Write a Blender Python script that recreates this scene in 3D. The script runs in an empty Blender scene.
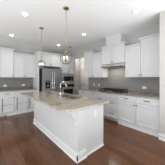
import bpy, bmesh, math, random
from mathutils import Vector, Matrix
C = bpy.context.scene
COL = C.collection
random.seed(4)
PI = math.pi

# ---------------- camera ----------------
CAM_H = 1.37
cam = bpy.data.cameras.new('camera'); cam.sensor_width = 36; cam.lens = 36*111/165
cam.shift_y = -4.5/165; cam.clip_start = 0.05
camo = bpy.data.objects.new('camera', cam); COL.objects.link(camo)
camo.location = (0, 0, CAM_H); camo.rotation_euler = (PI/2, 0, -math.radians(41.6))
C.camera = camo
# ---------------- view, world, light ----------------
C.view_settings.view_transform = 'Standard'; C.view_settings.look = 'None'
C.view_settings.gamma = 1; C.view_settings.use_curve_mapping = False
C.view_settings.exposure = 0.12
E = dict(world=0.80, wl=75, ub=92, ur=66, ul=84, down=2.0, hall=9.0, hood=2.2)
W = bpy.data.worlds.new('world'); C.world = W; W.use_nodes = True
W.node_tree.nodes['Background'].inputs[0].default_value = (0.93, 0.96, 1.0, 1)
W.node_tree.nodes['Background'].inputs[1].default_value = E['world']
def area(name, loc, rot, sx, sy, power, color=(1, 1, 1)):
    l = bpy.data.lights.new(name, 'AREA'); l.shape = 'RECTANGLE'; l.size = sx; l.size_y = sy
    l.energy = power; l.color = color
    o = bpy.data.objects.new(name, l); COL.objects.link(o); o.location = loc; o.rotation_euler = rot
    return o
# daylight from the living-room windows: left of and behind the camera
area('window_light_left', (-2.6, 0.3, 0.6), (PI/2-0.12, 0, -PI/2+1.05), 2.6, 0.9, E['wl'], (0.90, 0.96, 1))
# unseen fill lamps facing up, added to brighten the ceiling
area('ceiling_fill_behind', (0.6, -2.2, 0.2), (PI, 0, 0), 5.0, 2.6, E['ub'], (0.92, 0.97, 1))
area('ceiling_fill_right', (2.4, -0.9, 0.2), (PI, 0, 0), 2.2, 1.6, E['ur'], (0.92, 0.97, 1))
area('ceiling_fill_left', (-2.0, 1.6, 0.2), (PI, 0, 0), 2.4, 3.5, E['ul'], (0.92, 0.97, 1))
DOWNLIGHT = E['down']

# ---------------- materials ----------------
def mat(name, col, rough=0.5, metal=0.0, emit=None, strength=0, trans=0, ior=1.45):
    m = bpy.data.materials.new(name); m.use_nodes = True
    b = m.node_tree.nodes['Principled BSDF']
    b.inputs['Base Color'].default_value = (*col, 1); b.inputs['Roughness'].default_value = rough
    b.inputs['Metallic'].default_value = metal; b.inputs['IOR'].default_value = ior
    if trans: b.inputs['Transmission Weight'].default_value = trans
    if emit: b.inputs['Emission Color'].default_value = (*emit, 1); b.inputs['Emission Strength'].default_value = strength
    return m
def nd(m, t, **k):
    n = m.node_tree.nodes.new(t)
    for a, v in k.items(): setattr(n, a, v)
    return n
def ramp(m, fac, stops):
    r = nd(m, 'ShaderNodeValToRGB'); e = r.color_ramp.elements
    while len(e) < len(stops): e.new(0.5)
    for i, (p, c) in enumerate(stops): e[i].position = p; e[i].color = (*c, 1)
    m.node_tree.links.new(fac, r.inputs[0]); return r
def noisy(name, c1, c2, scale, rough=0.5, bump=0.0, detail=4, metal=0, stretch=(1, 1, 1)):
    m = mat(name, c1, rough, metal); L = m.node_tree.links
    tc = nd(m, 'ShaderNodeTexCoord'); mp = nd(m, 'ShaderNodeMapping'); mp.inputs['Scale'].default_value = stretch
    n = nd(m, 'ShaderNodeTexNoise'); n.inputs['Scale'].default_value = scale; n.inputs['Detail'].default_value = detail
    L.new(tc.outputs['Object'], mp.inputs[0]); L.new(mp.outputs[0], n.inputs['Vector'])
    r = ramp(m, n.outputs[0], [(0.35, c1), (0.65, c2)])
    b = m.node_tree.nodes['Principled BSDF']; L.new(r.outputs[0], b.inputs['Base Color'])
    if bump:
        bp = nd(m, 'ShaderNodeBump'); bp.inputs['Strength'].default_value = bump; bp.inputs['Distance'].default_value = 0.002
        L.new(n.outputs[0], bp.inputs['Height']); L.new(bp.outputs[0], b.inputs['Normal'])
    return m
M = {}
M['wall'] = noisy('wall_paint', (0.59, 0.575, 0.55), (0.605, 0.59, 0.565), 60, 0.7, 0.15)
M['ceiling'] = noisy('ceiling_paint', (0.90, 0.90, 0.895), (0.91, 0.91, 0.905), 80, 0.8, 0.2)
M['cab'] = noisy('cabinet_white_paint', (0.72, 0.72, 0.72), (0.73, 0.73, 0.73), 8, 0.32)
M['trim'] = noisy('trim_white_paint', (0.80, 0.80, 0.80), (0.81, 0.81, 0.81), 8, 0.35)
M['steel'] = noisy('brushed_stainless', (0.36, 0.36, 0.36), (0.42, 0.42, 0.42), 40, 0.32, 0.1, metal=1, stretch=(1, 1, 12))
M['bright_steel'] = noisy('polished_steel', (0.68, 0.68, 0.68), (0.72, 0.72, 0.72), 30, 0.18, metal=1)
M['satin_steel'] = noisy('satin_steel', (0.62, 0.62, 0.62), (0.68, 0.68, 0.68), 30, 0.42, metal=1)
M['black'] = noisy('black_glass', (0.010, 0.010, 0.011), (0.013, 0.013, 0.014), 10, 0.12)
M['iron'] = noisy('cast_iron', (0.015, 0.015, 0.015), (0.025, 0.025, 0.025), 90, 0.55, 0.3)
M['pewter'] = noisy('dark_pewter', (0.08, 0.075, 0.07), (0.11, 0.105, 0.10), 90, 0.35, metal=1)
M['brass'] = noisy('aged_brass', (0.52, 0.40, 0.22), (0.58, 0.45, 0.26), 60, 0.3, metal=1)
M['bronze'] = noisy('dark_bronze', (0.10, 0.08, 0.06), (0.14, 0.11, 0.08), 60, 0.35, metal=1)
M['strip_grey'] = noisy('dark_grey_strip', (0.16, 0.16, 0.16), (0.18, 0.18, 0.18), 30, 0.5)
M['plastic'] = noisy('white_plastic', (0.85, 0.85, 0.84), (0.86, 0.86, 0.85), 10, 0.4)
M['slot'] = mat('dark_slot', (0.05, 0.05, 0.05), 0.6)
M['glass'] = mat('clear_glass', (1, 1, 1), 0.0, trans=1, ior=1.3)
M['bulb'] = mat('bulb_glow', (1, 0.9, 0.75), 0.3, emit=(1, 0.80, 0.55), strength=10)
M['lens'] = mat('downlight_lens', (1, 1, 1), 0.4, emit=(1, 0.97, 0.92), strength=12)
M['candle'] = noisy('candle_sleeve', (0.80, 0.76, 0.66), (0.84, 0.80, 0.70), 20, 0.5)
# granite
def granite(name='beige_granite', k=1.0):
    m = mat(name, (0.5, 0.45, 0.4), 0.12); L = m.node_tree.links
    tc = nd(m, 'ShaderNodeTexCoord')
    n1 = nd(m, 'ShaderNodeTexNoise'); n1.inputs['Scale'].default_value = 5; n1.inputs['Detail'].default_value = 6
    n2 = nd(m, 'ShaderNodeTexNoise'); n2.inputs['Scale'].default_value = 70; n2.inputs['Detail'].default_value = 3
    v = nd(m, 'ShaderNodeTexVoronoi'); v.inputs['Scale'].default_value = 110
    for n in (n1, n2, v): L.new(tc.outputs['Object'], n.inputs['Vector'])
    r1 = ramp(m, n1.outputs[0], [(0.3, (0.34*k, 0.285*k, 0.23*k)), (0.5, (0.52*k, 0.445*k, 0.36*k)), (0.7, (0.61*k, 0.54*k, 0.46*k))])
    r2 = ramp(m, n2.outputs[0], [(0.40, (0.32, 0.27, 0.24)), (0.55, (1, 1, 1))])
    r3 = ramp(m, v.outputs['Distance'], [(0.12, (0.45, 0.38, 0.33)), (0.3, (1, 1, 1))])
    a = nd(m, 'ShaderNodeMixRGB', blend_type='MULTIPLY'); a.inputs[0].default_value = 0.7
    b2 = nd(m, 'ShaderNodeMixRGB', blend_type='MULTIPLY'); b2.inputs[0].default_value = 0.35
    L.new(r1.outputs[0], a.inputs[1]); L.new(r2.outputs[0], a.inputs[2])
    L.new(a.outputs[0], b2.inputs[1]); L.new(r3.outputs[0], b2.inputs[2])
    L.new(b2.outputs[0], m.node_tree.nodes['Principled BSDF'].inputs['Base Color'])
    return m
M['granite'] = granite()
M['granite_perimeter'] = granite('grey_beige_granite', 0.72)
# tile; axis = which world axis runs along the wall
def tile(name, axis, c1, c2, grout):
    m = mat(name, c1, 0.16); L = m.node_tree.links
    tc = nd(m, 'ShaderNodeTexCoord'); s = nd(m, 'ShaderNodeSeparateXYZ'); c = nd(m, 'ShaderNodeCombineXYZ')
    L.new(tc.outputs['Object'], s.inputs[0]); L.new(s.outputs[axis], c.inputs[0]); L.new(s.outputs[2], c.inputs[1])
    b = nd(m, 'ShaderNodeTexBrick'); b.inputs['Scale'].default_value = 1
    b.inputs['Brick Width'].default_value = 0.15; b.inputs['Row Height'].default_value = 0.05
    b.inputs['Mortar Size'].default_value = 0.0022; b.inputs['Mortar Smooth'].default_value = 0.1
    b.inputs['Color1'].default_value = (*c1, 1); b.inputs['Color2'].default_value = (*c2, 1); b.inputs['Mortar'].default_value = (*grout, 1)
    L.new(c.outputs[0], b.inputs['Vector']); P = m.node_tree.nodes['Principled BSDF']
    L.new(b.outputs['Color'], P.inputs['Base Color'])
    bp = nd(m, 'ShaderNodeBump', invert=True); bp.inputs['Strength'].default_value = 0.5; bp.inputs['Distance'].default_value = 0.002
    L.new(b.outputs['Fac'], bp.inputs['Height']); L.new(bp.outputs[0], P.inputs['Normal'])
    return m
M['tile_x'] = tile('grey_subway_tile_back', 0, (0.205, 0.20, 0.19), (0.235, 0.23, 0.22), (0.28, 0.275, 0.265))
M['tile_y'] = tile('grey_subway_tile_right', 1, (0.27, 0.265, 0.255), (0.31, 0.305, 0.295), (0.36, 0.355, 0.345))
def wood():
    m = mat('dark_hardwood', (0.1, 0.05, 0.03), 0.17, ior=1.45); L = m.node_tree.links
    tc = nd(m, 'ShaderNodeTexCoord'); mp = nd(m, 'ShaderNodeMapping'); mp.inputs['Rotation'].default_value = (0, 0, PI/2)
    L.new(tc.outputs['Object'], mp.inputs[0])
    b = nd(m, 'ShaderNodeTexBrick'); b.offset = 0.37; b.inputs['Scale'].default_value = 1
    b.inputs['Brick Width'].default_value = 1.3; b.inputs['Row Height'].default_value = 0.127
    b.inputs['Mortar Size'].default_value = 0.0018; b.inputs['Mortar Smooth'].default_value = 0.2
    b.inputs['Color1'].default_value = (0.160, 0.066, 0.030, 1); b.inputs['Color2'].default_value = (0.105, 0.043, 0.020, 1)
    b.inputs['Mortar'].default_value = (0.060, 0.026, 0.014, 1)
    L.new(mp.outputs[0], b.inputs['Vector'])
    m2 = nd(m, 'ShaderNodeMapping'); m2.inputs['Scale'].default_value = (18, 1.5, 1); L.new(tc.outputs['Object'], m2.inputs[0])
    n = nd(m, 'ShaderNodeTexNoise'); n.inputs['Scale'].default_value = 2.2; n.inputs['Detail'].default_value = 8; L.new(m2.outputs[0], n.inputs['Vector'])
    r = ramp(m, n.outputs[0], [(0.3, (0.76, 0.72, 0.66)), (0.7, (1.12, 1.06, 0.98))])
    x = nd(m, 'ShaderNodeMixRGB', blend_type='MULTIPLY'); x.inputs[0].default_value = 1
    L.new(b.outputs['Color'], x.inputs[1]); L.new(r.outputs[0], x.inputs[2])
    P = m.node_tree.nodes['Principled BSDF']; L.new(x.outputs[0], P.inputs['Base Color'])
    bp = nd(m, 'ShaderNodeBump'); bp.inputs['Strength'].default_value = 0.12; bp.inputs['Distance'].default_value = 0.003
    L.new(n.outputs[0], bp.inputs['Height']); L.new(bp.outputs[0], P.inputs['Normal'])
    return m
M['wood'] = wood()

# ---------------- mesh helpers ----------------
def box(bm, a, b):
    x0, y0, z0 = a; x1, y1, z1 = b
    v = [bm.verts.new(p) for p in ((x0,y0,z0),(x1,y0,z0),(x1,y1,z0),(x0,y1,z0),(x0,y0,z1),(x1,y0,z1),(x1,y1,z1),(x0,y1,z1))]
    for f in ((0,3,2,1),(4,5,6,7),(0,1,5,4),(1,2,6,5),(2,3,7,6),(3,0,4,7)): bm.faces.new([v[i] for i in f])
def frustum(bm, a, b, z0, a2, b2, z1):
    lo = [(a[0],a[1],z0),(b[0],a[1],z0),(b[0],b[1],z0),(a[0],b[1],z0)]
    hi = [(a2[0],a2[1],z1),(b2[0],a2[1],z1),(b2[0],b2[1],z1),(a2[0],b2[1],z1)]
    v = [bm.verts.new(p) for p in lo+hi]
    for f in ((0,3,2,1),(4,5,6,7),(0,1,5,4),(1,2,6,5),(2,3,7,6),(3,0,4,7)): bm.faces.new([v[i] for i in f])
def prism(bm, pts, off):
    """closed planar outline pts (3-D) extruded by vector off"""
    off = Vector(off); a = [bm.verts.new(p) for p in pts]; b = [bm.verts.new(Vector(p)+off) for p in pts]
    n = len(a); bm.faces.new(a[::-1]); bm.faces.new(b)
    for i in range(n): bm.faces.new((a[i], a[(i+1) % n], b[(i+1) % n], b[i]))
def slab(bm, outer, holes, z0, z1):
    edges = []
    for lp in [outer]+holes:
        vs = [bm.verts.new((x, y, z0)) for x, y in lp]
        edges += [bm.edges.new((vs[i], vs[(i+1) % len(vs)])) for i in range(len(vs))]
    g = bmesh.ops.triangle_fill(bm, use_beauty=True, edges=edges)
    fs = [f for f in g['geom'] if isinstance(f, bmesh.types.BMFace)]
    e = bmesh.ops.extrude_face_region(bm, geom=fs)
    bmesh.ops.translate(bm, verts=[v for v in e['geom'] if isinstance(v, bmesh.types.BMVert)], vec=(0, 0, z1-z0))
def lathe(bm, prof, c=(0, 0, 0), axis='z', seg=24):
    rings = []
    for r, h in prof:
        ring = []
        for i in range(seg):
            t = 2*PI*i/seg; p = (r*math.cos(t), r*math.sin(t), h)
            if axis == 'y': p = (p[0], p[2], p[1])
            if axis == 'x': p = (p[2], p[0], p[1])
            ring.append(bm.verts.new(Vector(p)+Vector(c)))
        rings.append(ring)
    for a, b in zip(rings, rings[1:]):
        for i in range(seg): bm.faces.new((a[i], a[(i+1) % seg], b[(i+1) % seg], b[i]))
    bm.faces.new(rings[0][::-1]); bm.faces.new(rings[-1])
def tube(bm, pts, r, seg=10, closed=False):
    pts = [Vector(p) for p in pts]; n = len(pts); rings = []; prev = None
    for i, p in enumerate(pts):
        if closed: t = pts[(i+1) % n]-pts[i-1]
        else: t = pts[min(i+1, n-1)]-pts[max(i-1, 0)]
        t.normalize()
        u = t.orthogonal().normalized() if prev is None else (prev-t*prev.dot(t)).normalized()
        prev = u; w = t.cross(u)
        rings.append([bm.verts.new(p+(u*math.cos(2*PI*k/seg)+w*math.sin(2*PI*k/seg))*r) for k in range(seg)])
    rg = range(n) if closed else range(n-1)
    for i in rg:
        a, b = rings[i], rings[(i+1) % n]
        for k in range(seg): bm.faces.new((a[k], a[(k+1) % seg], b[(k+1) % seg], b[k]))
    if not closed: bm.faces.new(rings[0][::-1]); bm.faces.new(rings[-1])
def obj(name, bm, m, parent=None, bevel=0.0, smooth=False):
    bmesh.ops.recalc_face_normals(bm, faces=bm.faces[:])
    me = bpy.data.meshes.new(name); bm.to_mesh(me); bm.free(); me.materials.append(M[m])
    if smooth:
        for p in me.polygons: p.use_smooth = True
    o = bpy.data.objects.new(name, me); COL.objects.link(o)
    if parent: o.parent = parent
    if bevel:
        b = o.modifiers.new('bevel', 'BEVEL'); b.width = bevel; b.segments = 2; b.limit_method = 'ANGLE'
    return o
def NB(): return bmesh.new()
def bx(name, a, b, m, parent=None, bevel=0.0):
    bm = NB(); box(bm, a, b); return obj(name, bm, m, parent, bevel)
def thing(name, label, cat, loc=(0, 0, 0), rz=0, group=None):
    o = bpy.data.objects.new(name, None); COL.objects.link(o); o.location = loc; o.rotation_euler = (0, 0, rz)
    o.empty_display_size = 0.1; return tag(o, label, cat, group)
def tag(o, label, cat, group=None):
    o['label'] = label; o['category'] = cat
    if group: o['group'] = group
    return o
def struct(o): o['kind'] = 'structure'; return o
def dup(root, loc, rz, label, group=None):
    r = root.copy(); COL.objects.link(r); r.location = loc; r.rotation_euler = (0, 0, rz); r['label'] = label
    for ch in list(root.children):
        c = ch.copy(); COL.objects.link(c); c.parent = r
        for g in list(ch.children):
            d = g.copy(); COL.objects.link(d); d.parent = c
    return r

# ---------------- room ----------------
CEIL = 2.85
XW, YW = 3.64, 5.40          # right (hood) wall and back wall planes
XH = 4.60                    # far wall of the hallway
struct(bx('floor', (-3.6, -4.0, -0.12), (XH+0.12, YW+0.12, 0), 'wood'))
struct(bx('ceiling', (-3.6, -4.0, CEIL), (XH+0.12, YW+0.12, CEIL+0.12), 'ceiling'))
struct(bx('wall_back', (-3.6, YW, 0), (XH+0.12, YW+0.12, CEIL), 'wall'))
bm = NB(); box(bm, (XW, -4.0, 0), (XW+0.12, 3.70, CEIL)); box(bm, (XW, 3.70, 2.42), (XW+0.12, YW, CEIL))
box(bm, (XW, 4.745, 0), (XW+0.06, YW, 2.42))
box(bm, (2.95, 0.585, 0), (XW, 0.715, CEIL))
struct(obj('wall_right', bm, 'wall'))
struct(bx('wall_hallway', (XH, 3.2, 0), (XH+0.12, YW, CEIL), 'wall'))
struct(bx('wall_hallway_end', (XW+0.12, 3.2, 0), (XH, 3.32, CEIL), 'wall'))
def base_prof(bm, p0, p1, nrm, h=0.13, t=0.016):
    """baseboard from p0 to p1 (x,y) with outward normal nrm"""
    n = Vector((nrm[0], nrm[1], 0)); d = Vector((p1[0]-p0[0], p1[1]-p0[1], 0)); o = Vector((p0[0], p0[1], 0))
    z = Vector((0, 0, 1))
    prism(bm, [o+n*0.001, o+n*(t+0.012), o+n*(t+0.012)+z*0.012, o+n*t+z*0.022, o+n*t+z*(h-0.03), o+n*(t*0.5)+z*h, o+n*0.001+z*h], d)
bm = NB(); base_prof(bm, (2.95, 0.569), (2.95, 0.731), (-1, 0)); base_prof(bm, (2.95, 0.585), (XW, 0.585), (0, -1))
base_prof(bm, (XW, 0.585), (XW, -2.5), (-1, 0))
struct(obj('baseboard_right', bm, 'trim'))
bm = NB(); base_prof(bm, (XW+0.07, YW), (XH, YW), (0, -1)); base_prof(bm, (XH, 3.4), (XH, 4.38), (-1, 0))
struct(obj('baseboard_hallway', bm, 'trim'))
# hallway door in the far wall
d1 = struct(bx('door_1', (XH-0.012, 4.46, 0.01), (XH+0.0, 5.20, 2.03), 'trim'))
bm = NB()
for a, b in ((0.15, 0.95), (1.05, 1.90)):
    for y in (4.56, 4.87):
        for q in (((XH-0.022, y, a), (XH-0.012, y+0.02, b)), ((XH-0.022, y+0.23, a), (XH-0.012, y+0.25, b)),
                  ((XH-0.022, y, a), (XH-0.012, y+0.25, a+0.02)), ((XH-0.022, y, b-0.02), (XH-0.012, y+0.25, b))): box(bm, *q)
obj('door_panel_moulding', bm, 'trim', d1)
bm = NB(); lathe(bm, [(0.03, 0), (0.03, -0.008), (0.012, -0.012), (0.012, -0.035), (0.028, -0.045), (0.03, -0.06), (0.018, -0.072)], (XH-0.012, 5.12, 0.96), 'x', 16)
obj('door_knob', bm, 'bronze', d1, smooth=True)
bm = NB(); box(bm, (XH-0.02, 5.205, 0), (XH, 5.30, 2.14)); box(bm, (XH-0.02, 4.36, 0), (XH, 4.455, 2.14)); box(bm, (XH-0.022, 4.34, 2.035), (XH, 5.32, 2.14))
struct(obj('trim_1', bm, 'trim', None, 0.004))
# backsplashes
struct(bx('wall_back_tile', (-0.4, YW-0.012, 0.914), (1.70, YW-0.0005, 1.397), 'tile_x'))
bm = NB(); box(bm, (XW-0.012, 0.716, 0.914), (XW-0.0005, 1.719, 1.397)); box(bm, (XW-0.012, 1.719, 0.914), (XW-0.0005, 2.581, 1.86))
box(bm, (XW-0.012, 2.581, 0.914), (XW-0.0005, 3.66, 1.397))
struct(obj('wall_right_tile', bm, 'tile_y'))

# ---------------- cabinets (local frame: front at y=0 facing -y, width along +x, depth +y) ----------------
def shaker(name, parent, x0, x1, z0, z1, rail=0.06, mid=None, handle=None, hx=None, hz=None):
    g = 0.006; x0 += g; x1 -= g; z0 += g; z1 -= g; t = 0.023
    bm = NB(); r = min(rail, (z1-z0)*0.27)
    box(bm, (x0, -t, z0), (x0+rail, -0.0005, z1)); box(bm, (x1-rail, -t, z0), (x1, -0.0005, z1))
    box(bm, (x0+rail, -t, z0), (x1-rail, -0.0005, z0+r)); box(bm, (x0+rail, -t, z1-r), (x1-rail, -0.0005, z1))
    box(bm, (x0+rail, -t*0.25, z0+r), (x1-rail, -0.0005, z1-r))
    o = obj(name, bm, 'cab', parent)
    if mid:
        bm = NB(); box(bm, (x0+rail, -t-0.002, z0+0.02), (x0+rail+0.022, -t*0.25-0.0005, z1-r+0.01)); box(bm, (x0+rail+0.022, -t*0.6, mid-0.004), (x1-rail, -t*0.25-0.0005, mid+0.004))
        obj('dark_strip', bm, 'strip_grey', o)  # thin dark strips beside one stile and across the panel
    if handle == 'pull':
        cx = (x0+x1)/2 if hx is None else hx; cz = (z0+z1)/2 if hz is None else hz; w = 0.065
        yf = -t*0.25 if r*2 < (z1-z0) and z0+r < cz < z1-r else -t
        bm = NB(); tube(bm, [(cx-w, -0.048, cz), (cx+w, -0.048, cz)], 0.006, 8)
        for s in (-1, 1): tube(bm, [(cx+s*w*0.8, yf-0.0003, cz), (cx+s*w*0.8, -0.048, cz)], 0.005, 8)
        obj('drawer_pull', bm, 'pewter', o, smooth=True)
    elif handle == 'knob':
        bm = NB(); lathe(bm, [(0.007, -t-0.0003), (0.006, -t-0.014), (0.014, -t-0.020), (0.016, -t-0.027), (0.010, -t-0.033)], (hx, 0, hz), 'y', 14)
        obj('door_knob', bm, 'pewter', o, smooth=True)
    return o
def crown(parent, w, depth, z, eL, eR, h=0.055, name='crown_moulding'):
    bm = NB(); e = 0.04
    frustum(bm, (0 if not eL else -0.006, -0.026), (w if not eR else w+0.006, depth), z, (-e*eL, -0.026-e), (w+e*eR, depth), z+h*0.75)
    box(bm, (-(e+0.004)*eL, -0.03-e, z+h*0.75), (w+(e+0.004)*eR, depth, z+h))
    return obj(name, bm, 'cab', parent)
def upper(label, loc, rz, w, depth, z0, z1, doors, eL=0, eR=0, group=None, name='wall_cabinet', rail_h=0.0):
    """doors: list of (x0, x1, knob side or None)"""
    t = thing(name, label, 'cabinet', (loc[0], loc[1], z0), rz, group)
    H = z1-z0
    bm = NB(); box(bm, (0.0005, 0, 0), (w-0.0005, depth-0.001, H)); obj('body', bm, 'cab', t)
    for x0, x1, k in doors:
        hx = (x1-0.03) if k == 'R' else (x0+0.03)
        shaker('door', t, x0, x1, 0, H, handle='knob' if k else None, hx=hx, hz=0.06)
    crown(t, w, depth-0.001, H, eL, eR)
    return t
ZB = 1.395; ZS = 2.30; ZT = 2.44     # upper cabinet bottom, short top, tall top
RX = -PI/2
UX = 3.33                            # right-wall uppers: box front
G1 = 'white wall cabinets on the cooktop wall'; G2 = 'white wall cabinets on the back wall'
d = XW-UX
upper('tall white wall cabinet at the far end of the cooktop wall, nearest the hallway', (UX, 3.63), RX, 0.53, d, ZB, ZT, [(0, 0.53, 'R')], 0, 1, G1)
upper('shorter white wall cabinet immediately left of the range hood', (UX, 3.10), RX, 0.519, d, ZB, ZS, [(0, 0.519, 'L')], 0, 0, G1)
upper('shorter white wall cabinet immediately right of the range hood', (UX, 1.719), RX, 0.46, d, ZB, ZS, [(0, 0.46, 'R')], 0, 0, G1)
upper('tall white wall cabinet beside the end wall on the right edge', (UX, 1.259), RX, 0.54, d, ZB, ZT, [(0, 0.54, 'L')], 1, 0, G1)
HXF = 3.27
hc = upper('white two-door cabinet directly above the steel range hood', (HXF, 2.58), RX, 0.86, XW-HXF, 1.86, ZT, [(0, 0.43, 'R'), (0.43, 0.86, 'L')], 1, 1, G1)
bx('duct_cover', (0.14, 0.03, ZT-1.86+0.0555), (0.72, XW-HXF-0.001, CEIL-1.86-0.001), 'cab', hc)
# back wall uppers
UY = 5.09; dy = YW-UY
upper('taller white double-door wall cabinet at the left edge of the photo', (0.03, UY-0.03), 0, 0.836, dy+0.03, ZB, ZT+0.01, [(0, 0.418, 'R'), (0.418, 0.836, 'R')], 0, 1, G2)
upper('shorter white double-door wall cabinet left of the refrigerator surround', (0.867, UY), 0, 0.832, dy, ZB, ZS+0.03, [(0, 0.416, 'R'), (0.416, 0.832, 'L')], 0, 0, G2)

# base cabinets
def base(label, loc, rz, w, depth, fronts, flush, group, mid=None, part=0):
    t = thing('base_cabinet', label, 'cabinet', (loc[0], loc[1], 0), rz, group)
    bm = NB(); box(bm, (0.0005, 0, 0.105), (w-0.0005, depth-0.001, 0.879)); obj('body', bm, 'cab', t)
    if flush:
        bx('base_panel', (0.0005, -0.018, 0.0), (w-0.0005, 0.0, 0.105), 'trim', t)
    else:
        bx('toe_kick', (0.0005, 0.075, 0.0), (w-0.0005, 0.095, 0.1045), 'cab', t)
    if part: bx('base_panel', (part, -0.018, 0.0), (w-0.0005, 0.0, 0.1), 'trim', t)
    for f in fronts:
        if f[0] == 'drawer': shaker('drawer', t, f[1], f[2], f[3], f[4], rail=0.045, handle='pull' if f[5] else None)
        else: shaker('door', t, f[1], f[2], f[3], f[4], mid=mid, handle='knob', hx=(f[2]-0.03) if f[5] == 'R' else f[1]+0.03, hz=f[4]-0.06)
    return t
BX = 3.03; BD = XW-BX
G3 = 'white base cabinets on the cooktop wall'; G4 = 'white base cabinets on the back wall'
def dd(w, side): return [('drawer', 0, w, 0.715, 0.865, 1), ('door', 0, w, 0.115, 0.705, side)]
base('white base cabinet at the right end, beside the end wall', (BX, 1.26), RX, 0.544, BD, dd(0.544, 'L'), True, G3)
base('white drawer-over-door base cabinet right of the three-drawer stack', (BX, 1.79), RX, 0.53, BD, dd(0.53, 'R'), True, G3)
base('white three-drawer base cabinet under the right part of the cooktop', (BX, 2.20), RX, 0.41, BD,
     [('drawer', 0, 0.41, 0.745, 0.865, 0), ('drawer', 0, 0.41, 0.44, 0.735, 1), ('drawer', 0, 0.41, 0.115, 0.43, 1)], False, G3)
base('narrow white base cabinet under the left part of the cooktop', (BX, 2.47), RX, 0.27, BD,
     [('drawer', 0, 0.27, 0.745, 0.865, 0), ('door', 0, 0.27, 0.115, 0.735, 'L')], False, G3)
base('wide white base cabinet immediately left of the cooktop', (BX, 3.12), RX, 0.65, BD, dd(0.65, 'R'), True, G3)
base('white base cabinet at the hallway end of the cooktop wall', (BX, 3.64), RX, 0.52, BD, dd(0.52, 'R'), True, G3)
BY = 4.79
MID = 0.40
for x, w, lb, fl in ((-0.06, 0.46, 'white base cabinet on the back wall cut by the left edge of the photo', False),
                 (0.40, 0.455, 'white base cabinet with recessed toe kick, second on the back wall from the left', False),
                 (0.855, 0.435, 'white base cabinet under the middle of the back wall counter', True),
                 (1.29, 0.409, 'white base cabinet on the back wall next to the refrigerator panel', True)):
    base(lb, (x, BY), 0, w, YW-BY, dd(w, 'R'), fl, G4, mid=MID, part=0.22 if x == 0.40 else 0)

# worktops
bm = NB(); slab(bm, [(3.0, 0.717), (XW-0.013, 0.717), (XW-0.013, 3.655), (3.0, 3.655)], [], 0.880, 0.914)
tag(obj('countertop', bm, 'granite_perimeter', None, 0.004), 'long beige granite countertop carrying the gas cooktop', 'countertop', 'granite worktops')
bm = NB(); slab(bm, [(-0.06, 4.76), (1.698, 4.76), (1.698, YW-0.013), (-0.06, YW-0.013)], [], 0.880, 0.914)
tag(obj('countertop', bm, 'granite_perimeter', None, 0.004), 'beige granite countertop on the back wall left of the refrigerator', 'countertop', 'granite worktops')

# refrigerator surround
t = thing('refrigerator_cabinet', 'white tall panel and over-refrigerator cabinet framing the steel refrigerator', 'cabinet', (1.70, 4.74, 0))
bx('side_panel', (0, 0, 0), (0.05, YW-4.74-0.001, ZT), 'cab', t)
bx('body', (0.051, 0, 1.90), (1.099, YW-4.74-0.001, ZT), 'cab', t)
shaker('door', t, 0.051, 0.575, 1.90, ZT, handle='knob', hx=0.545, hz=1.96)
shaker('door', t, 0.575, 1.099, 1.90, ZT, handle='knob', hx=0.605, hz=1.96)
crown(t, 1.0995, YW-4.74-0.001, ZT, 1, 0)
# oven tower
t = thing('oven_cabinet', 'white tall cabinet housing the microwave and wall oven', 'cabinet', (2.80, 4.74, 0))
TD = YW-4.74-0.001; TW = 0.838
bm = NB(); box(bm, (0.0005, 0, 0), (0.035, TD, ZT)); box(bm, (TW-0.035, 0, 0), (TW, TD, ZT)); box(bm, (0.035, TD-0.02, 0.1), (TW-0.035, TD, ZT))
box(bm, (0.035, 0, 0.10), (TW-0.035, TD-0.02, 0.44)); box(bm, (0.035, 0, 1.115), (TW-0.035, TD-0.02, 1.145)); box(bm, (0.035, 0, 1.60), (TW-0.035, TD-0.02, ZT))
obj('body', bm, 'cab', t)
shaker('drawer', t, 0, TW, 0.11, 0.43, handle='pull')
shaker('door', t, 0, TW/2, 1.62, ZT, handle='knob', hx=TW/2-0.03, hz=1.68)
shaker('door', t, TW/2, TW, 1.62, ZT, handle='knob', hx=TW/2+0.03, hz=1.68)
crown(t, TW, TD, ZT, 0, 0)

# refrigerator
t = thing('refrigerator', 'stainless steel french-door refrigerator with black dispenser panel', 'refrigerator', (1.83, 4.58, 0))
FW = 0.94
bx('body', (0, 0.07, 0.02), (FW, 0.78, 1.76), 'steel', t)
bx('base_grille', (0.02, 0.02, 0.0), (FW-0.02, 0.07, 0.06), 'slot', t)
for x0, x1, hx in ((0, FW/2-0.003, FW/2-0.045), (FW/2+0.003, FW, FW/2+0.045)):
    dr = bx('door', (x0, 0, 0.70), (x1, 0.068, 1.78), 'steel', t, 0.008)
    bm = NB(); tube(bm, [(hx, 0.001, 0.80), (hx, -0.05, 0.83), (hx, -0.055, 0.90), (hx, -0.055, 1.60), (hx, -0.05, 1.67), (hx, 0.001, 1.70)], 0.012, 10)
    obj('handle', bm, 'bright_steel', dr, smooth=True)
    if x0 == 0:
        ds = bx('dispenser', (0.13, -0.006, 0.92), (0.34, -0.0005, 1.25), 'black', dr, 0.003)
dr = bx('freezer_drawer', (0, 0, 0.07), (FW, 0.068, 0.692), 'steel', t, 0.008)
bm = NB(); tube(bm, [(0.1, 0.001, 0.61), (0.13, -0.055, 0.61), (FW-0.13, -0.055, 0.61), (FW-0.1, 0.001, 0.61)], 0.012, 10)
obj('handle', bm, 'bright_steel', dr, smooth=True)
# dispenser details: display buttons and paddle sit on the panel
dispenser_parent = ds
bx('dispenser_button', (0.17, -0.009, 1.17), (0.30, -0.0062, 1.21), 'steel', t)
bx('dispenser_paddle', (0.20, -0.018, 1.0), (0.27, -0.0062, 1.09), 'steel', t)

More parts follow.
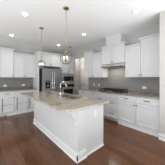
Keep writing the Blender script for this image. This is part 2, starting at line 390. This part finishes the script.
# microwave and oven
t = thing('microwave', 'built-in stainless microwave above the wall oven', 'microwave', (2.842, 4.715, 1.147))
bx('body', (0.0, 0.024, 0.0), (0.754, 0.50, 0.45), 'steel', t)
bx('trim_frame', (-0.004, 0, -0.0), (0.758, 0.0235, 0.452), 'satin_steel', t, 0.004)
bx('door_window', (0.09, -0.004, 0.07), (0.56, -0.0005, 0.30), 'black', t)
bx('control_panel', (0.58, -0.004, 0.07), (0.69, -0.0005, 0.30), 'black', t)
t = thing('wall_oven', 'built-in stainless wall oven with black glass window', 'oven', (2.842, 4.715, 0.442))
bx('body', (0.0, 0.0255, 0.0), (0.754, 0.58, 0.67), 'steel', t)
bx('top_trim', (-0.004, 0, 0.60), (0.758, 0.025, 0.671), 'satin_steel', t, 0.003)
bx('control_panel', (-0.004, 0, 0.49), (0.758, 0.025, 0.597), 'black', t, 0.003)
dr = bx('door', (-0.004, -0.01, 0.003), (0.758, 0.025, 0.484), 'satin_steel', t, 0.005)
bx('window', (0.10, -0.0135, 0.08), (0.654, -0.0105, 0.37), 'black', dr)
bm = NB(); tube(bm, [(0.05, -0.055, 0.435), (0.704, -0.055, 0.435)], 0.011, 10)
for x in (0.09, 0.664): tube(bm, [(x, -0.0102, 0.435), (x, -0.055, 0.435)], 0.008, 8)
obj('handle', bm, 'bright_steel', dr, smooth=True)

# range hood
t = thing('range_hood', 'stainless under-cabinet range hood over the gas cooktop', 'range hood', (HXF, 2.575, 1.74), RX)
bm = NB(); prism(bm, [(0, -0.10, 0.0), (0, 0.34, 0.0), (0, 0.34, 0.118), (0, 0.0, 0.118), (0, -0.10, 0.055)], (0.85, 0, 0)); obj('canopy', bm, 'bright_steel', t, 0.003)
bx('grease_filter', (0.06, -0.04, -0.006), (0.79, 0.28, -0.0005), 'steel', t)
bx('lower_lip', (-0.002, -0.103, -0.003), (0.852, -0.1005, 0.018), 'slot', t)
hl = bpy.data.lights.new('hood_lamp', 'AREA'); hl.shape = 'RECTANGLE'; hl.size = 0.5; hl.size_y = 0.08; hl.energy = E['hood']; hl.color = (1, 0.9, 0.78)
ho = bpy.data.objects.new('hood_lamp', hl); COL.objects.link(ho); ho.parent = t; ho.location = (0.425, 0.15, -0.02)
bx('control_strip', (0.33, -0.104, 0.012), (0.52, -0.1005, 0.042), 'steel', t)
# cooktop
t = thing('cooktop', 'black five-burner gas cooktop on the granite counter', 'cooktop', (3.06, 2.60, 0.9145), RX)
bx('base_plate', (0, 0, 0), (0.88, 0.50, 0.010), 'iron', t, 0.003)
for cx, cy, r in ((0.17, 0.14, 0.045), (0.17, 0.37, 0.036), (0.44, 0.27, 0.058), (0.71, 0.14, 0.036), (0.71, 0.37, 0.045)):
    bm = NB(); lathe(bm, [(r, 0.0105), (r, 0.022), (r*0.75, 0.030), (r*0.6, 0.030)], (cx, cy, 0), 'z', 20); obj('burner', bm, 'iron', t, smooth=False)
for gx in (0.03, 0.31, 0.59):
    bm = NB(); w = 0.26
    for q in (0.03, 0.47): box(bm, (gx, q-0.006, 0.062), (gx+w, q+0.006, 0.080))
    for q in (gx, gx+w-0.012): box(bm, (q, 0.03, 0.062), (q+0.012, 0.47, 0.080))
    for q in (0.14, 0.25, 0.36): box(bm, (gx, q-0.005, 0.064), (gx+w, q+0.005, 0.082))
    box(bm, (gx+w/2-0.005, 0.03, 0.064), (gx+w/2+0.005, 0.47, 0.082))
    for fx in (gx, gx+w-0.012):
        for fy in (0.024, 0.464): box(bm, (fx, fy, 0.0102), (fx+0.012, fy+0.012, 0.063))
    obj('grate', bm, 'iron', t)
for k in range(5):
    bm = NB(); lathe(bm, [(0.014, 0.0102), (0.014, 0.028), (0.012, 0.032)], (0.32+0.06*k, 0.014, 0), 'z', 14); obj('control_knob', bm, 'bright_steel', t, smooth=False)

# ---------------- island ----------------
IX0, IX1, IY0, IY1 = 1.14, 1.83, 1.41, 3.50
t = thing('kitchen_island', 'large white panelled kitchen island with tall baseboard', 'kitchen island', ((IX0+IX1)/2, (IY0+IY1)/2, 0))
ox, oy = (IX0+IX1)/2, (IY0+IY1)/2
def L(x, y, z): return (x-ox, y-oy, z)
bx('knee_wall', L(IX0, IY0, 0), L(1.325, IY1, 0.879), 'cab', t)
bm = NB()
sx0, sx1, sy0, sy1 = 1.42, 1.78, 1.93, 2.66
box(bm, L(1.3255, IY0+0.012, 0.0), L(IX1, sy0-0.03, 0.879)); box(bm, L(1.3255, sy1+0.03, 0.0), L(IX1, IY1-0.012, 0.879)); box(bm, L(1.3255, sy0-0.03, 0.0), L(IX1, sy1+0.03, 0.64))
box(bm, L(1.3255, sy0-0.03, 0.64), L(1.345, sy1+0.03, 0.879)); box(bm, L(1.815, sy0-0.03, 0.64), L(IX1, sy1+0.03, 0.879))
obj('cabinet_body', bm, 'cab', t)
bm = NB()
base_prof(bm, L(IX0, IY1+0.016, 0)[:2], L(IX0, IY0-0.016, 0)[:2], (-1, 0), 0.14)
base_prof(bm, L(IX0-0.0, IY0, 0)[:2], L(1.335, IY0, 0)[:2], (0, -1), 0.14)
base_prof(bm, L(IX0-0.0, IY1, 0)[:2], L(1.335, IY1, 0)[:2], (0, 1), 0.14)
box(bm, L(IX0-0.028, IY0-0.028, 0), L(IX0, IY0, 0.012)); box(bm, L(IX0-0.016, IY0-0.016, 0), L(IX0, IY0, 0.11))
obj('baseboard', bm, 'trim', t)
bm = NB(); base_prof(bm, L(1.336, IY0+0.012, 0)[:2], L(IX1, IY0+0.012, 0)[:2], (0, -1), 0.035, 0.008)
obj('shoe_moulding', bm, 'trim', t)
# corbels under the seating overhang
def corbel(y):
    bm = NB(); pr = []
    x1 = IX0-0.0005; zt = 0.8785
    pr = [(x1, zt), (x1-0.21, zt), (x1-0.21, zt-0.035)]
    for i in range(9):
        a = i/8*PI/2; pr.append((x1-0.045-0.15*(1-math.sin(a)), zt-0.05-0.20*(1-math.cos(a))))
    pr += [(x1-0.045, zt-0.28), (x1, zt-0.31)]
    prism(bm, [L(px, y, pz) for px, pz in pr], (0, 0.07, 0)); obj('corbel', bm, 'cab', t, 0.003)
corbel(IY0+0.01); corbel(IY1-0.08)
# cabinet fronts on the working side (face +x)
e = IY0+0.02
for k, (y0, y1) in enumerate(((1.43, 1.89), (1.89, 2.30), (2.30, 2.71), (2.71, 3.10), (3.10, 3.48))):
    bm = NB(); g = 0.003; a, b = 0.115, 0.865; r = 0.06; X = IX1
    for q in (((X+0.0005, y0+g, a), (X+0.02, y0+r, b)), ((X+0.0005, y1-r, a), (X+0.02, y1-g, b)), ((X+0.0005, y0+r, a), (X+0.02, y1-r, a+r)),
              ((X+0.0005, y0+r, b-r), (X+0.02, y1-r, b)), ((X+0.0005, y0+r, a+r), (X+0.008, y1-r, b-r))): box(bm, L(*q[0]), L(*q[1]))
    dr = obj('door', bm, 'cab', t)
    kn = NB(); lathe(kn, [(0.007, 0.0203), (0.006, 0.034), (0.016, 0.042), (0.010, 0.052)], L(X, (y1-0.03) if k % 2 else (y0+0.03), 0.80), 'x', 12); obj('door_knob', kn, 'pewter', dr, smooth=True)
# island worktop with clipped corners and sink cut-out
CX0, CX1, CY0, CY1 = 0.835, 1.865, 1.285, 3.76; c = 0.13; c2 = 0.02
outer = [(CX0+c, CY0), (CX1-c2, CY0), (CX1, CY0+c2), (CX1, CY1-c2), (CX1-c2, CY1), (CX0+c2, CY1), (CX0, CY1-c2), (CX0, CY0+c)]
def rrect(x0, y0, x1, y1, r, n=4):
    o = []
    for cx, cy, a0 in ((x1-r, y0+r, -90), (x1-r, y1-r, 0), (x0+r, y1-r, 90), (x0+r, y0+r, 180)):
        for i in range(n+1):
            a = math.radians(a0+90*i/n); o.append((cx+r*math.cos(a), cy+r*math.sin(a)))
    return o
bm = NB(); slab(bm, outer, [rrect(sx0, sy0, sx1, sy1, 0.04)], 0.880, 0.914)
tag(obj('countertop', bm, 'granite', None, 0.004), 'large beige granite island top with undermount sink and clipped corner', 'countertop', 'granite worktops')
# sink (two bowls)
t = thing('sink', 'double-bowl stainless undermount sink set in the island top', 'sink', ((sx0+sx1)/2, (sy0+sy1)/2, 0.65))
hx, hy = (sx1-sx0)/2+0.012, (sy1-sy0)/2+0.012
for s in (-1, 1):
    bm = NB(); y0, y1 = (-hy, -0.012) if s < 0 else (0.012, hy); w = 0.003
    box(bm, (-hx, y0, 0.01), (hx, y1, 0.013)); box(bm, (-hx, y0, 0.013), (-hx+w, y1, 0.2285)); box(bm, (hx-w, y0, 0.013), (hx, y1, 0.2285))
    box(bm, (-hx+w, y0, 0.013), (hx-w, y0+w, 0.2285)); box(bm, (-hx+w, y1-w, 0.013), (hx-w, y1, 0.2285))
    b = obj('bowl', bm, 'satin_steel', t)
    bm = NB(); lathe(bm, [(0.045, 0.0132), (0.045, 0.016), (0.03, 0.0165)], (0, (y0+y1)/2, 0), 'z', 18); obj('drain', bm, 'steel', b)
bx('divider', (-hx, -0.0115, 0.20), (hx, 0.0115, 0.2285), 'bright_steel', t)
# faucet
t = thing('faucet', 'tall chrome gooseneck faucet beside the island sink', 'faucet', (1.365, 2.33, 0.9145))
bm = NB(); lathe(bm, [(0.030, 0), (0.030, 0.012), (0.020, 0.02), (0.018, 0.10), (0.014, 0.11)], (0, 0, 0), 'z', 18); obj('base', bm, 'bright_steel', t, smooth=False)
pts = [(0, 0, 0.10), (0, 0, 0.285)]
for i in range(1, 11):
    a = i/10*math.radians(165); pts.append((0.075*(1-math.cos(a)), 0, 0.285+0.075*math.sin(a)))
bm = NB(); tube(bm, pts, 0.0105, 12); obj('spout', bm, 'bright_steel', t, smooth=True)
p = Vector(pts[-1]); dv = (p-Vector(pts[-2])).normalized()
bm = NB(); tube(bm, [p+dv*0.001, p+dv*0.11], 0.015, 12); obj('spray_head', bm, 'bright_steel', t, smooth=True)
bm = NB(); tube(bm, [(0, -0.017, 0.07), (0, -0.05, 0.085), (0, -0.10, 0.13)], 0.007, 8); obj('lever', bm, 'bright_steel', t, smooth=True)

# ---------------- outlets ----------------
def outlet(label, loc, rz, horiz=True):
    t = thing('power_outlet', label, 'outlet', loc, rz, 'wall outlets'); w, h = (0.06, 0.037) if horiz else (0.037, 0.06)
    bx('cover_plate', (-w, -0.006, -h), (w, -0.0008, h), 'plastic', t, 0.002)
    for s in (-1, 1):
        q = (s*0.025, 0) if horiz else (0, s*0.025)
        bx('socket', (q[0]-0.012, -0.0072, q[1]-0.012), (q[0]+0.012, -0.0062, q[1]+0.012), 'plastic', t)
outlet('white outlet on grey tile near the left edge of the photo', (0.63, YW-0.012, 1.06), 0)
outlet('white outlet on grey tile of the back wall, nearer the refrigerator', (1.30, YW-0.012, 1.06), 0)
outlet('white outlet on tile right of the cooktop', (XW-0.012, 1.27, 1.08), RX)
outlet('white outlet on tile left of the cooktop, nearer the hallway', (XW-0.012, 3.32, 1.09), RX, False)
outlet('white outlet on tile left of the cooktop, nearer the range hood', (XW-0.012, 3.04, 1.09), RX, False)
outlet('white outlet on the end panel of the island', (1.58, IY0+0.012, 0.69), 0, False)

# ---------------- ceiling fittings ----------------
def downlight(x, y, label, power=None, spread=100):
    t = thing('recessed_light', label, 'ceiling light', (x, y, CEIL), 0, 'recessed ceiling lights')
    bm = NB(); lathe(bm, [(0.058, -0.0005), (0.088, -0.0005), (0.088, -0.006), (0.078, -0.011), (0.058, -0.011)], (0, 0, 0), 'z', 28)
    obj('trim_ring', bm, 'trim', t)
    bm = NB(); lathe(bm, [(0.057, -0.0115), (0.057, -0.013), (0.04, -0.0145)], (0, 0, 0), 'z', 28); obj('lens', bm, 'lens', t)
    l = bpy.data.lights.new('downlight', 'AREA'); l.shape = 'DISK'; l.size = 0.13; l.energy = power or DOWNLIGHT; l.color = (1, 0.95, 0.88); l.spread = math.radians(spread)
    o = bpy.data.objects.new('downlight_lamp', l); COL.objects.link(o); o.parent = t; o.location = (0, 0, -0.02)
downlight(0.71, 2.79, 'round recessed ceiling light over the island aisle, upper left of the photo')
downlight(0.71, 4.47, 'round recessed ceiling light in front of the left wall cabinets')
downlight(2.51, 4.44, 'round recessed ceiling light in front of the oven cabinet')
downlight(2.51, 2.75, 'round recessed ceiling light between the pendants and the cooktop wall')
downlight(2.51, 1.04, 'round recessed ceiling light nearest the right edge of the photo')
downlight(3.98, 4.95, 'round recessed ceiling light in the hallway beyond the oven', E['hall'], 180)
t = thing('ceiling_vent', 'small slotted air vent in the ceiling near the oven cabinet', 'vent', (3.05, 4.36, CEIL))
bx('frame', (-0.15, -0.08, -0.008), (0.15, 0.08, -0.0005), 'trim', t, 0.002)
for k in range(5): bx('slot', (-0.13, -0.065+k*0.028, -0.0095), (0.13, -0.052+k*0.028, -0.0083), 'slot', t)

# pendants
def pendant(x, y, zc, label):
    R = 0.122
    t = thing('pendant_light', label, 'pendant light', (x, y, zc), 0, 'globe pendants over the island')
    H = CEIL-zc
    bm = NB(); lathe(bm, [(0.062, H-0.0008), (0.062, H-0.012), (0.050, H-0.022), (0.012, H-0.030)], (0, 0, 0), 'z', 24); obj('canopy', bm, 'brass', t)
    bm = NB(); tube(bm, [(0, 0, H-0.0305), (0, 0, R+0.05)], 0.0055, 8)
    for q in (0.35, 0.62): lathe(bm, [(0.009, R+q*(H-R)), (0.009, R+q*(H-R)+0.03)], (0, 0, 0), 'z', 10)
    obj('rod', bm, 'brass', t, smooth=True)
    bm = NB(); lathe(bm, [(0.006, R+0.05), (0.012, R+0.045), (0.016, R+0.02), (0.03, R+0.012), (0.03, R-0.004)], (0, 0, 0), 'z', 16); obj('cap', bm, 'brass', t)
    bm = NB(); bmesh.ops.create_uvsphere(bm, u_segments=32, v_segments=20, radius=R-0.006)
    g2 = bmesh.ops.create_uvsphere(bm, u_segments=32, v_segments=20, radius=R-0.0085)
    g = obj('glass_globe', bm, 'glass', t, smooth=True)
    bm = NB(); bm.from_mesh(g.data)                 # the inner skin of the shell faces inwards
    bmesh.ops.reverse_faces(bm, faces=[f for f in bm.faces if f.calc_center_median().length < R-0.0072]); bm.to_mesh(g.data); bm.free()
    for a in (-41, 49):
        a = math.radians(a); bm = NB()
        tube(bm, [(R*math.cos(b)*math.cos(a), R*math.cos(b)*math.sin(a), R*math.sin(b)) for b in [2*PI*i/40 for i in range(40)]], 0.0045, 6, True)
        obj('hoop', bm, 'bronze' if a < 1 else 'brass', t, smooth=True)
    bm = NB(); tube(bm, [(0, 0, R-0.01), (0, 0, -0.075)], 0.009, 8); lathe(bm, [(0.022, -0.088), (0.026, -0.078), (0.01, -0.066)], (0, 0, 0), 'z', 14); obj('stem', bm, 'brass', t, smooth=True)
    for k in range(3):
        a = k*2*PI/3+0.5; px, py = 0.042*math.cos(a), 0.042*math.sin(a)
        bm = NB(); tube(bm, [(0, 0, -0.07), (px*0.6, py*0.6, -0.075), (px, py, -0.055)], 0.003, 6); lathe(bm, [(0.011, -0.056), (0.013, -0.05), (0.012, -0.047)], (px, py, 0), 'z', 12)
        ar = obj('candle_arm', bm, 'brass', t)
        bm = NB(); lathe(bm, [(0.009, -0.0465), (0.009, 0.0)], (px, py, 0), 'z', 12); obj('candle_sleeve', bm, 'candle', ar)
        bm = NB(); lathe(bm, [(0.006, 0.0005), (0.011, 0.014), (0.010, 0.026), (0.003, 0.045)], (px, py, 0), 'z', 12); obj('bulb', bm, 'bulb', ar, smooth=True)
pendant(1.30, 1.985, 1.785, 'nearer glass globe pendant on brass rod, right one above the island')
pendant(1.27, 3.26, 1.765, 'farther glass globe pendant on brass rod, left one before the refrigerator')
